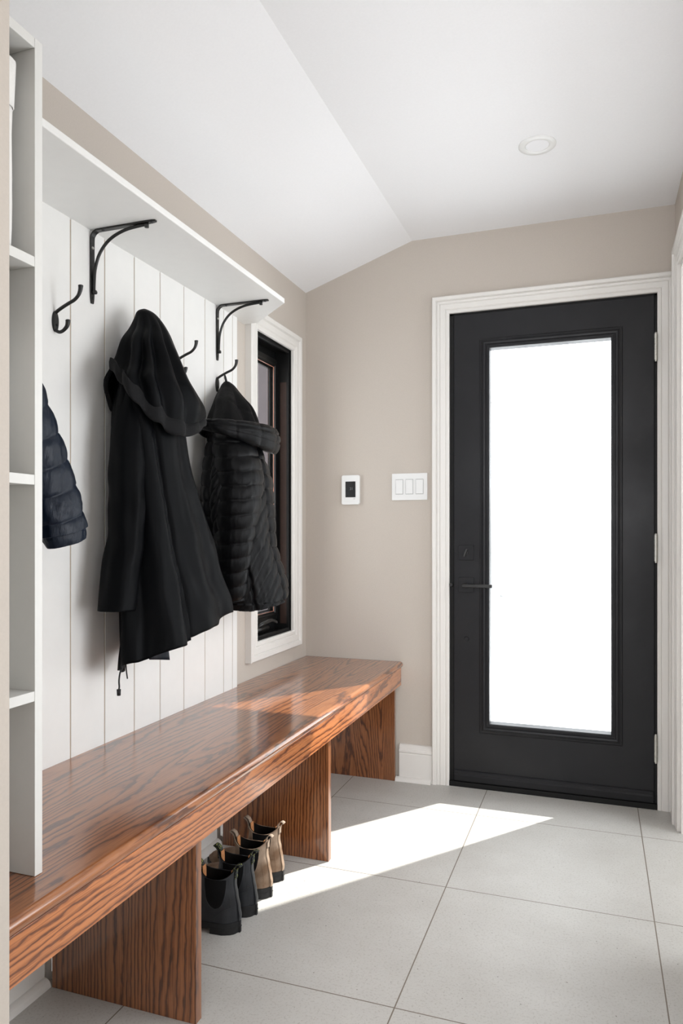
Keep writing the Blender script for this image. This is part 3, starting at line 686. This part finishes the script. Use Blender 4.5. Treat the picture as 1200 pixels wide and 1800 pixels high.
# facing strip hanging below the hem, drawcord with toggle
bm.free()
bm = BM(); P = [(.135, 1.655, .80), (.150, 1.735, .80), (.150, 1.738, .742), (.135, 1.662, .755)]
def cloth_quad(bm, c, n1=8, n2=6, amp=.003, th=.002):
    g0 = []
    for j in range(n2+1):
        row = []
        for i in range(n1+1):
            u, v_ = i/n1, j/n2
            p = (Vector(c[0])*(1-u)+Vector(c[1])*u)*(1-v_)+(Vector(c[3])*(1-u)+Vector(c[2])*u)*v_
            p.x += amp*math.sin(5*u+2*v_); row.append(bm.verts.new(p))
        g0.append(row)
    for j in range(n2):
        for i in range(n1): bm.faces.new((g0[j][i], g0[j][i+1], g0[j+1][i+1], g0[j+1][i]))
cloth_quad(bm, P); thick(obj('inner_facing', bm, M['coat_lining'], coat, smooth=True), .003)
bm = BM(); tube(bm, cr([(.118, 1.585, .765), (.115, 1.580, .748), (.112, 1.572, .735), (.112, 1.567, .715), (.112, 1.568, .698), (.112, 1.566, .690)], 5), .0022, 8)
cyl(bm, (.112, 1.566, .692), (.112, 1.566, .676), .0055, .0048, 12); tube(bm, cr([(.118, 1.587, .76), (.118, 1.590, .735), (.119, 1.593, .715)], 4), .0018, 8)
obj('drawcord', bm, M['rubber'], coat, smooth=True)

# --- quilted black jacket
puf = empty('quilted_jacket', (.06, 2.244, 1.63), label='short black quilted jacket with padded hood, hanging beside the window', cat='jacket')
prow = [(1.628, .058, 2.246, .008, .012), (1.617, .060, 2.248, .020, .026), (1.598, .066, 2.246, .030, .044), (1.568, .078, 2.234, .045, .070), (1.545, .088, 2.229, .055, .092), (1.515, .098, 2.222, .065, .107), (1.483, .105, 2.210, .075, .116), (1.455, .110, 2.205, .080, .128), (1.42, .112, 2.208, .082, .132)]
def ph_disp(t, s, z):
    g = min(1, max(0, (1.61-z)/.07)); d = 0
    for t0, w_, a in ((-120, 8, -.012), (-96, 9, .006), (-60, 16, .008), (-28, 7, -.011), (-10, 8, .006), (12, 6, -.008)):
        d += a*G(t, R(t0+10*(s-.5)), R(w_))
    return d*g+.008*nz3(t*2, z*14, 5)*g-.003*G((z-1.50)+.04*t, 0, .006)*g
bm, _ = loft(prow, 120, 7, ph_disp, None, 2.1); obj('hood', bm, M['puffer_hood'], puf, smooth=True)
bm = BM(); tube(bm, cr([(.050, 2.2425, 1.652), (.052, 2.240, 1.640), (.056, 2.243, 1.622)], 4), .0022, 8); tube(bm, cr([(.050, 2.2455, 1.652), (.053, 2.248, 1.640), (.058, 2.247, 1.622)], 4), .0022, 8)
obj('hanger_loop', bm, M['rubber'], puf, smooth=True)
# padded hood rim: ring around the hood mouth; tall towards the room, low at the wall
bm = BM(); n_ = 300; m_ = 48; rr = []
for k in range(n_):
    t = 2*PI*k/n_-PI
    f = .5+.5*math.cos(t-R(10))          # 1 towards the right front
    cx = .122+.116*math.cos(t)*(1 if math.cos(t) > 0 else .74); cy = 2.188+.188*math.sin(t)
    f = .5+.5*math.cos(t-R(18)); hz = .014+.031*f**1.6; rx = .012+.010*f
    zc_ = 1.452-.036*f-.02*G(t, R(-165), R(38))
    seam = abs(math.sin(k*PI*11/n_))**.35
    ring = []
    for j in range(m_):
        a = 2*PI*j/m_
        pz = math.sin(a); pr_ = math.cos(a)
        lobe = (1-.42*G(pz, .50, .07)-.25*G(pz, -.15, .05)) if pr_ > -.2 else 1
        q = (rx*pr_)*lobe*(.60+.40*seam)+.0015*nz3(k*.15, j*.23, 1)
        ring.append(bm.verts.new((max(.020, cx+math.cos(t)*q), cy+math.sin(t)*q, zc_+hz*pz*(.94+.06*seam))))
    rr.append(ring)
for k in range(n_):
    A_, B_ = rr[k], rr[(k+1) % n_]
    for j in range(m_): bm.faces.new((A_[j], A_[(j+1) % m_], B_[(j+1) % m_], B_[j]))
obj('hood_rim', bm, M['puffer'], puf, smooth=True)
def quilt(v_, pitch, amp, sharp=.42): return amp*(abs(math.sin(PI*v_/pitch))**sharp)-amp*.6
pb = [(1.46, .10, 2.20, .055, .10), (1.40, .112, 2.196, .072, .118), (1.34, .122, 2.190, .086, .145), (1.282, .128, 2.195, .093, .172), (1.227, .130, 2.192, .096, .177), (1.173, .130, 2.196, .098, .179), (1.12, .130, 2.206, .098, .176), (1.066, .130, 2.218, .098, .170),
      (1.011, .135, 2.234, .102, .164), (.955, .140, 2.254, .107, .162), (.90, .143, 2.270, .110, .164), (.845, .143, 2.280, .108, .152)]
phem = [(-PI, .86), (R(-120), .845), (R(-60), .838), (R(-10), .850), (R(20), .868), (R(45), .885), (PI, .86)]
def pb_disp(t, s, z):
    td = math.degrees(t)
    if td > 8 or td < -100: q = quilt(z+.003*nz3(t*3, z*8, 0), .050, .0075, .36)
    else:  # chevron stitching on the front panel
        q = quilt(z-.15*(t-R(-50))+.005*nz3(t*3, z*8, 0), .046, .0080, .36)
    q -= .012*G(t, R(8), R(3.2))+.010*G(t, R(-52), R(2.6))*(1 if z < 1.18 else 0)
    q -= .012*G(t, R(-100), R(6))
    return q+.012*G(t, R(-18), R(20))*G(z, 1.10, .14)-.016*G(t, R(-66), R(16))*G(z, 1.14, .12)+.006*nz3(t*3, z*6, 4)+.0012*nz3(t*11, z*22, 2)+(.006 if z < .862 else 0)
bm, _ = loft(pb, 260, 26, pb_disp, lambda t: interp(phem, t), 2.2); thick(obj('jacket_body', bm, M['puffer'], puf, smooth=True), .004)
ps = [(1.45, .135, 2.13, .040, .055), (1.40, .150, 2.118, .058, .078), (1.345, .166, 2.113, .066, .090), (1.298, .174, 2.112, .070, .092), (1.25, .176, 2.108, .072, .088), (1.169, .174, 2.096, .070, .076), (1.10, .168, 2.092, .066, .060), (1.02, .160, 2.090, .062, .050), (.964, .152, 2.094, .058, .044), (.90, .146, 2.100, .054, .040), (.875, .142, 2.102, .050, .036)]
def ps_disp(t, s, z): return quilt(z-.010*math.sin(t)+.003*nz3(t*2, z*8, 9), .0465, .0072, .36)+.001*nz3(t*7, z*24, 3)
bm, _ = loft(ps, 110, 26, ps_disp, None, 2.3); thick(obj('sleeve', bm, M['puffer'], puf, smooth=True), .003)

# --- navy quilted jacket, mostly behind the cubby unit
nav = empty('navy_jacket', (.06, 1.171, 1.60), label='navy quilted jacket sleeve showing beside the cubby unit', cat='jacket')
nb = [(1.63, .06, 1.172, .012, .016), (1.58, .07, 1.16, .04, .06), (1.50, .085, 1.15, .06, .10), (1.42, .09, 1.14, .065, .120), (1.30, .092, 1.133, .070, .125), (1.15, .094, 1.133, .072, .125), (1.0, .095, 1.133, .073, .122), (.93, .095, 1.133, .070, .118)]
bm, _ = loft(nb, 90, 10, lambda t, s, z: quilt(z, .075, .010)*min(1, max(0, (1.5-z)/.05)), None, 2.2); thick(obj('jacket_body', bm, M['navy'], nav, smooth=True), .003)
bm = BM(); path = cr([(.105, 1.205, 1.500), (.110, 1.225, 1.42), (.116, 1.262, 1.330), (.118, 1.290, 1.262), (.120, 1.318, 1.195), (.122, 1.342, 1.130), (.122, 1.352, 1.095), (.122, 1.357, 1.075)], 26)
rings = []; acc = 0; m_ = len(path)
for i, p in enumerate(path):
    p = Vector(p); t_v = (Vector(path[min(i+1, m_-1)])-Vector(path[max(i-1, 0)])).normalized()
    if i: acc += (p-Vector(path[i-1])).length
    u_ = Vector((1, 0, 0)); v_ = t_v.cross(u_).normalized()
    bw = interp([(0, .046), (.1, .054), (.3, .060), (.42, .062), (.50, .056)], acc); aw = bw*.66
    q = quilt(acc-.015, .063, .0085, .33)
    if acc > .425: q -= .006
    ring = []
    for k in range(56):
        a = 2*PI*k/56; w_ = q*(1+.2*math.sin(3*a))+.003*nz3(a*2.5, acc*30, 1)+.0015*nz3(a*7, acc*70, 1)
        c_ = p+u_*math.cos(a)*(aw+w_)+v_*math.sin(a)*(bw+w_); c_.x = max(c_.x, .024); ring.append(bm.verts.new(c_))
    rings.append(ring)
for a, b_ in zip(rings, rings[1:]):
    for k in range(56): bm.faces.new((a[k], a[(k+1) % 56], b_[(k+1) % 56], b_[k]))
bm.faces.new(rings[0]); thick(obj('sleeve', bm, M['navy'], nav, smooth=True), .003)

# ---------------------------------------------------------------- boots
FW = [(0, 0), (.02, .014), (.06, .023), (.14, .0315), (.3, .0325), (.45, .0325), (.60, .0385), (.74, .0440), (.86, .0410), (.94, .0300), (.98, .0170), (1, 0)]
def hwid(u):  # half width of the foot outline
    for (a, b_), (c_, d) in zip(FW, FW[1:]):
        if u <= c_: return b_+(d-b_)*(u-a)/(c_-a)
    return 0
XF = [(.02, -.262), (.035, -.262), (.048, -.250), (.058, -.222), (.068, -.180), (.080, -.150), (.095, -.128), (.115, -.115), (.14, -.112), (.175, -.116)]
XH = [(.02, .0), (.045, .003), (.07, -.001), (.10, -.007), (.13, -.012), (.175, -.011)]
def boot_y(x, z):
    xf, xh = interp(XF, z), interp(XH, z)
    u = (xh-x)/(xh-xf); u = min(1, max(0, u))
    foot = hwid(min(1, max(0, -x/.262)))*(1-.10*max(0, z-.03)/.03)
    e = .0335*math.sqrt(max(0, 1-(2*u-1)**2))
    f = min(1, max(0, (z-.055)/.045)); f = f*f*(3-2*f)
    edge = math.sqrt(max(0, 1-max(0, (u-.80)/.20)**2))*math.sqrt(max(0, 1-max(0, (.10-u)/.10)**2))
    return foot*edge*(1-f)+e*f
def toprim(u): return .148+.020*abs(2*u-1)**3.2
def make_boot(style, label):
    root = empty('ankle_boot', (0, 0, 0), label=label, cat='boot')
    L_ = M['black_leather'] if style == 'black' else M['tan_leather']
    nU = 36
    def ring(z, off=0.0, zt=None):
        xf, xh = interp(XF, z)+off, interp(XH, z)-off
        P = []
        for k in range(2*nU):
            a = PI*k/nU      # 0 heel -> PI toe -> 2PI
            u = .5-.5*math.cos(a); x = xh+(xf-xh)*u; y = max(0, boot_y(x+(off if u > .5 else -off), z)-off)
            P.append((x, y if k <= nU else -y, z, u))
        return P
    def build(off, z0, nz_, name, mat, cap=False):
        bm = BM(); rings = []
        for j in range(nz_+1):
            t = j/nz_
            rg = []
            for k in range(2*nU):
                a = PI*k/nU; u = .5-.5*math.cos(a); zt = toprim(u); z = z0+(zt-z0)*t
                xf, xh = interp(XF, z)+off, interp(XH, z)-off
                x = xh+(xf-xh)*u; y = max(0, boot_y(x, z)-off)
                rg.append(bm.verts.new((x, y if k <= nU else -y, z)))
            rings.append(rg)
        for A_, B_ in zip(rings, rings[1:]):
            for k in range(2*nU): bm.faces.new((A_[k], A_[(k+1) % (2*nU)], B_[(k+1) % (2*nU)], B_[k]))
        if cap: bm.faces.new(rings[0][::-1])
        o = obj(name, bm, mat, root, smooth=True, world=False); return o
    o = build(0, .024, 44, 'upper', L_)
    sd = o.modifiers.new('s', 'SOLIDIFY'); sd.thickness = .0022; sd.offset = 1
    build(.0026, .085, 10, 'lining', M['lining'], True)
    # sole: welt all round, forefoot tread and heel block
    def outline(x0, x1, off, n=26):
        A_ = []; 
        for i in range(n+1):
            u = i/n; x = x0+(x1-x0)*(.5-.5*math.cos(PI*u)); A_.append((x, hwid(min(1, max(0, -x/.262)))+off))
        return A_+[(x, -y) for x, y in A_[::-1]]
    bm = BM(); prism(bm, outline(.006, -.268, .0045), 'z', .014, .031)
    prism(bm, outline(-.108, -.266, .004), 'z', 0, .0142)
    sole = obj('sole', bm, M['rubber'], root, bevel=.0025, world=False)
    bm = BM(); prism(bm, outline(.006, -.072, .0045), 'z', 0, .0142); prism(bm, outline(.007, -.074, .0052), 'z', .0148, .018)
    obj('heel', bm, M['rubber'], root, bevel=.0015, world=False)
    # elastic side gores with raised edge stitching
    for sgn in (-1, 1):
        bm = BM(); g0 = []
        for j in range(17):
            v_ = j/16; z = .068+(.1485-.068)*v_; half = .031*math.sqrt(max(0, 1-(1-v_)**3.2))*(.86+.14*v_)+.0005; cx = -.058
            g0.append([bm.verts.new((cx+half*(i/10*2-1), sgn*(boot_y(cx+half*(i/10*2-1), z)+.0032), z)) for i in range(11)])
        for a, b_ in zip(g0, g0[1:]):
            for i in range(10): bm.faces.new((a[i], a[i+1], b_[i+1], b_[i]))
        obj('elastic_gore', bm, M['elastic'], root, smooth=True, world=False)
        bm = BM(); P = [(g0x, sgn*(boot_y(g0x, z_)+.0030), z_) for g0x, z_ in [(-.058-.0325*math.sqrt(max(0, 1-(1-v_)**3.2))*(.86+.14*v_), .0665+.082*v_) for v_ in [1-j/14 for j in range(15)]]+[(-.058+.0325*math.sqrt(max(0, 1-(1-v_)**3.2))*(.86+.14*v_), .0665+.082*v_) for v_ in [j/14 for j in range(1, 15)]]]
        tube(bm, P, .0011, 6); obj('gore_seam', bm, L_, root, smooth=True, world=False)
    # back strip
    bm = BM(); A_ = []
    for j in range(20):
        z = .032+.132*j/19; xh = interp(XH, z)
        A_.append([bm.verts.new((xh+.0036-abs(q)*.30*abs(q)*40, q, z)) for q in (-.008, -.004, 0, .004, .008)])
    for a, b_ in zip(A_, A_[1:]):
        for i in range(4): bm.faces.new((a[i], a[i+1], b_[i+1], b_[i]))
    obj('back_strip', bm, L_, root, smooth=True, world=False)
    for sgn in (-1, 1):
        bm = BM(); tube(bm, [(xx, sgn*(boot_y(xx, zz)+.0024), zz) for xx, zz in cr([(-.021, .150), (-.020, .12), (-.017, .09), (-.014, .060), (-.013, .034)], 4)], .0009, 6)
        tube(bm, [(xx, sgn*(boot_y(xx, zz)+.0024), zz) for xx, zz in cr([(-.006, .073), (-.030, .068), (-.050, .052), (-.060, .034)], 5)], .0008, 6)
        obj('side_seam', bm, L_, root, smooth=True, world=False)
    # pull tabs, front and back
    for sx_, x0, z0 in ((1, -.011, .160), (-1, -.113, .160)):
        P = cr([(x0-sx_*.006, z0-.020), (x0-sx_*.005, z0+.004), (x0+sx_*.001, z0+.019), (x0+sx_*.012, z0+.026), (x0+sx_*.020, z0+.021), (x0+sx_*.014, z0+.017), (x0+sx_*.006, z0+.008), (x0+sx_*.0045, z0-.014)], 4)
        bm = BM(); A_ = [[bm.verts.new((x, q*.0085, z)) for q in (-1, 0, 1)] for x, z in P]
        for a, b_ in zip(A_, A_[1:]):
            for i in range(2): bm.faces.new((a[i], a[i+1], b_[i+1], b_[i]))
        o = obj('pull_tab', bm, M['tab_black'] if style == 'black' else M['tab_grey'], root, smooth=True, world=False)
        sd = o.modifiers.new('s', 'SOLIDIFY'); sd.thickness = .0016
        bm = BM(); P2 = [(x0-sx_*(.0078), z0-.026), (x0-sx_*.0075, z0-.006), (x0-sx_*.0066, z0+.009)]
        A_ = [[bm.verts.new((x, q*.0105, z)) for q in (-1, 0, 1)] for x, z in P2]
        for a, b_ in zip(A_, A_[1:]):
            for i in range(2): bm.faces.new((a[i], a[i+1], b_[i+1], b_[i]))
        o = obj('tab_lining', bm, M['tan_edge'], root, world=False); sd = o.modifiers.new('s', 'SOLIDIFY'); sd.thickness = .001
    return root
def copy_thing(o, label):
    r = o.copy(); COL.objects.link(r); r['label'] = label
    for ch in o.children:
        c_ = ch.copy(); COL.objects.link(c_); c_.parent = r
    return r
b1 = make_boot('black', 'black leather ankle boot nearest the oak support panel in front')
b2 = copy_thing(b1, 'second black leather ankle boot, between the nearest black boot and the taupe boots')
b3 = make_boot('tan', 'worn taupe leather ankle boot right behind the two black boots')
b4 = copy_thing(b3, 'worn taupe leather ankle boot farthest back, against the middle oak panel')
for b_, x, y, rz, g in ((b1, .352, 1.772, 2, 'black'), (b2, .355, 1.868, 0, 'black'), (b3, .352, 1.975, 1, 'taupe'), (b4, .343, 2.080, -1, 'taupe')):
    b_.location = (x, y, 0); b_.rotation_euler = (0, 0, R(rz)); b_.scale = (1, .92, 1); b_['group'] = 'pair of %s ankle boots under the bench' % g

# ---------------------------------------------------------------- wall devices
def text_mesh(txt, size, depth=.0003):
    cu = bpy.data.curves.new('t', 'FONT'); cu.body = txt; cu.size = size; cu.extrude = depth; cu.align_x = 'CENTER'; cu.align_y = 'CENTER'
    o = bpy.data.objects.new('t', cu); COL.objects.link(o)
    me = bpy.data.meshes.new_from_object(o.evaluated_get(bpy.context.evaluated_depsgraph_get())); bpy.data.objects.remove(o); return me
th = empty('thermostat', (.2255, YF, 1.293), label='white wall thermostat with a dark screen left of the light switches', cat='thermostat')
bm = BM(); rounded_plate(bm, .2255, 1.2925, .085, .134, 3.094, 3.1095, .008); obj('casing', bm, M['plastic'], th, bevel=.002)
bm = BM(); rounded_plate(bm, .2265, 1.2945, .052, .076, 3.0932, 3.0945, .001); obj('screen_bezel', bm, M['plastic'], th)
bm = BM(); rounded_plate(bm, .2265, 1.2945, .048, .072, 3.0925, 3.0940, .001); sc_ = obj('screen', bm, M['screen'], th)
me = text_mesh('21', .016); me.materials.append(M['digit']); o = bpy.data.objects.new('screen_digits', me); COL.objects.link(o); o.parent = sc_; o.location = (.231, 3.0922, 1.297); o.rotation_euler = (R(90), 0, 0)
me = text_mesh('•••', .007); me.materials.append(M['ink']); o = bpy.data.objects.new('maker_mark', me); COL.objects.link(o); o.parent = th; o.matrix_parent_inverse = Matrix.Translation(-th.location); o.location = (.2445, 3.0938, 1.2510); o.rotation_euler = (R(90), 0, 0)
sw = empty('light_switch', (.4985, YF, 1.3015), label='white triple rocker light switch left of the door casing', cat='light switch')
bm = BM(); rounded_plate(bm, .4985, 1.3015, .161, .119, 3.1035, 3.1095, .003); obj('switch_plate', bm, M['plastic'], sw, bevel=.0015)
for k, cx in enumerate((.4525, .4985, .5445)):
    bm = BM(); rounded_plate(bm, cx, 1.3015, .0345, .067, 3.1028, 3.1037, .001); fr_o = obj('rocker_frame', bm, M['gap'], sw)
    bm = BM(); prism(bm, [(3.1030, 1.3330), (3.0985, 1.3325), (3.1010, 1.3015), (3.0998, 1.2705), (3.1030, 1.2700)], 'x', cx-.0155, cx+.0155)
    obj('rocker', bm, M['plastic'], sw, bevel=.0005)
for cx, cz in ((.4985, 1.353), (.4525, 1.250), (.5445, 1.250)):
    bm = BM(); cyl(bm, (cx, 3.1036, cz), (cx, 3.1028, cz), .0026, n=10); obj('screw', bm, M['plastic'], sw)
dl = empty('ceiling_light', (1.094, 2.479, ZC), label='round white recessed ceiling light above the door end', cat='ceiling light')
bm = BM(); rings = []
for r_, z in ((.061, 0), (.061, -.0022), (.058, -.0045), (.042, -.0050), (.038, -.0035), (.037, .0)):
    rings.append([bm.verts.new((1.094+r_*math.cos(2*PI*k/64), 2.479+r_*math.sin(2*PI*k/64), ZC+z)) for k in range(64)])
for a, b_ in zip(rings, rings[1:]):
    for k in range(64): bm.faces.new((a[k], a[(k+1) % 64], b_[(k+1) % 64], b_[k]))
obj('trim_ring', bm, M['plastic'], dl, smooth=True)
bm = BM(); cyl(bm, (1.094, 2.479, ZC-.0001), (1.094, 2.479, ZC-.0022), .0385, n=64); obj('lens', bm, M['diffuser'], dl)
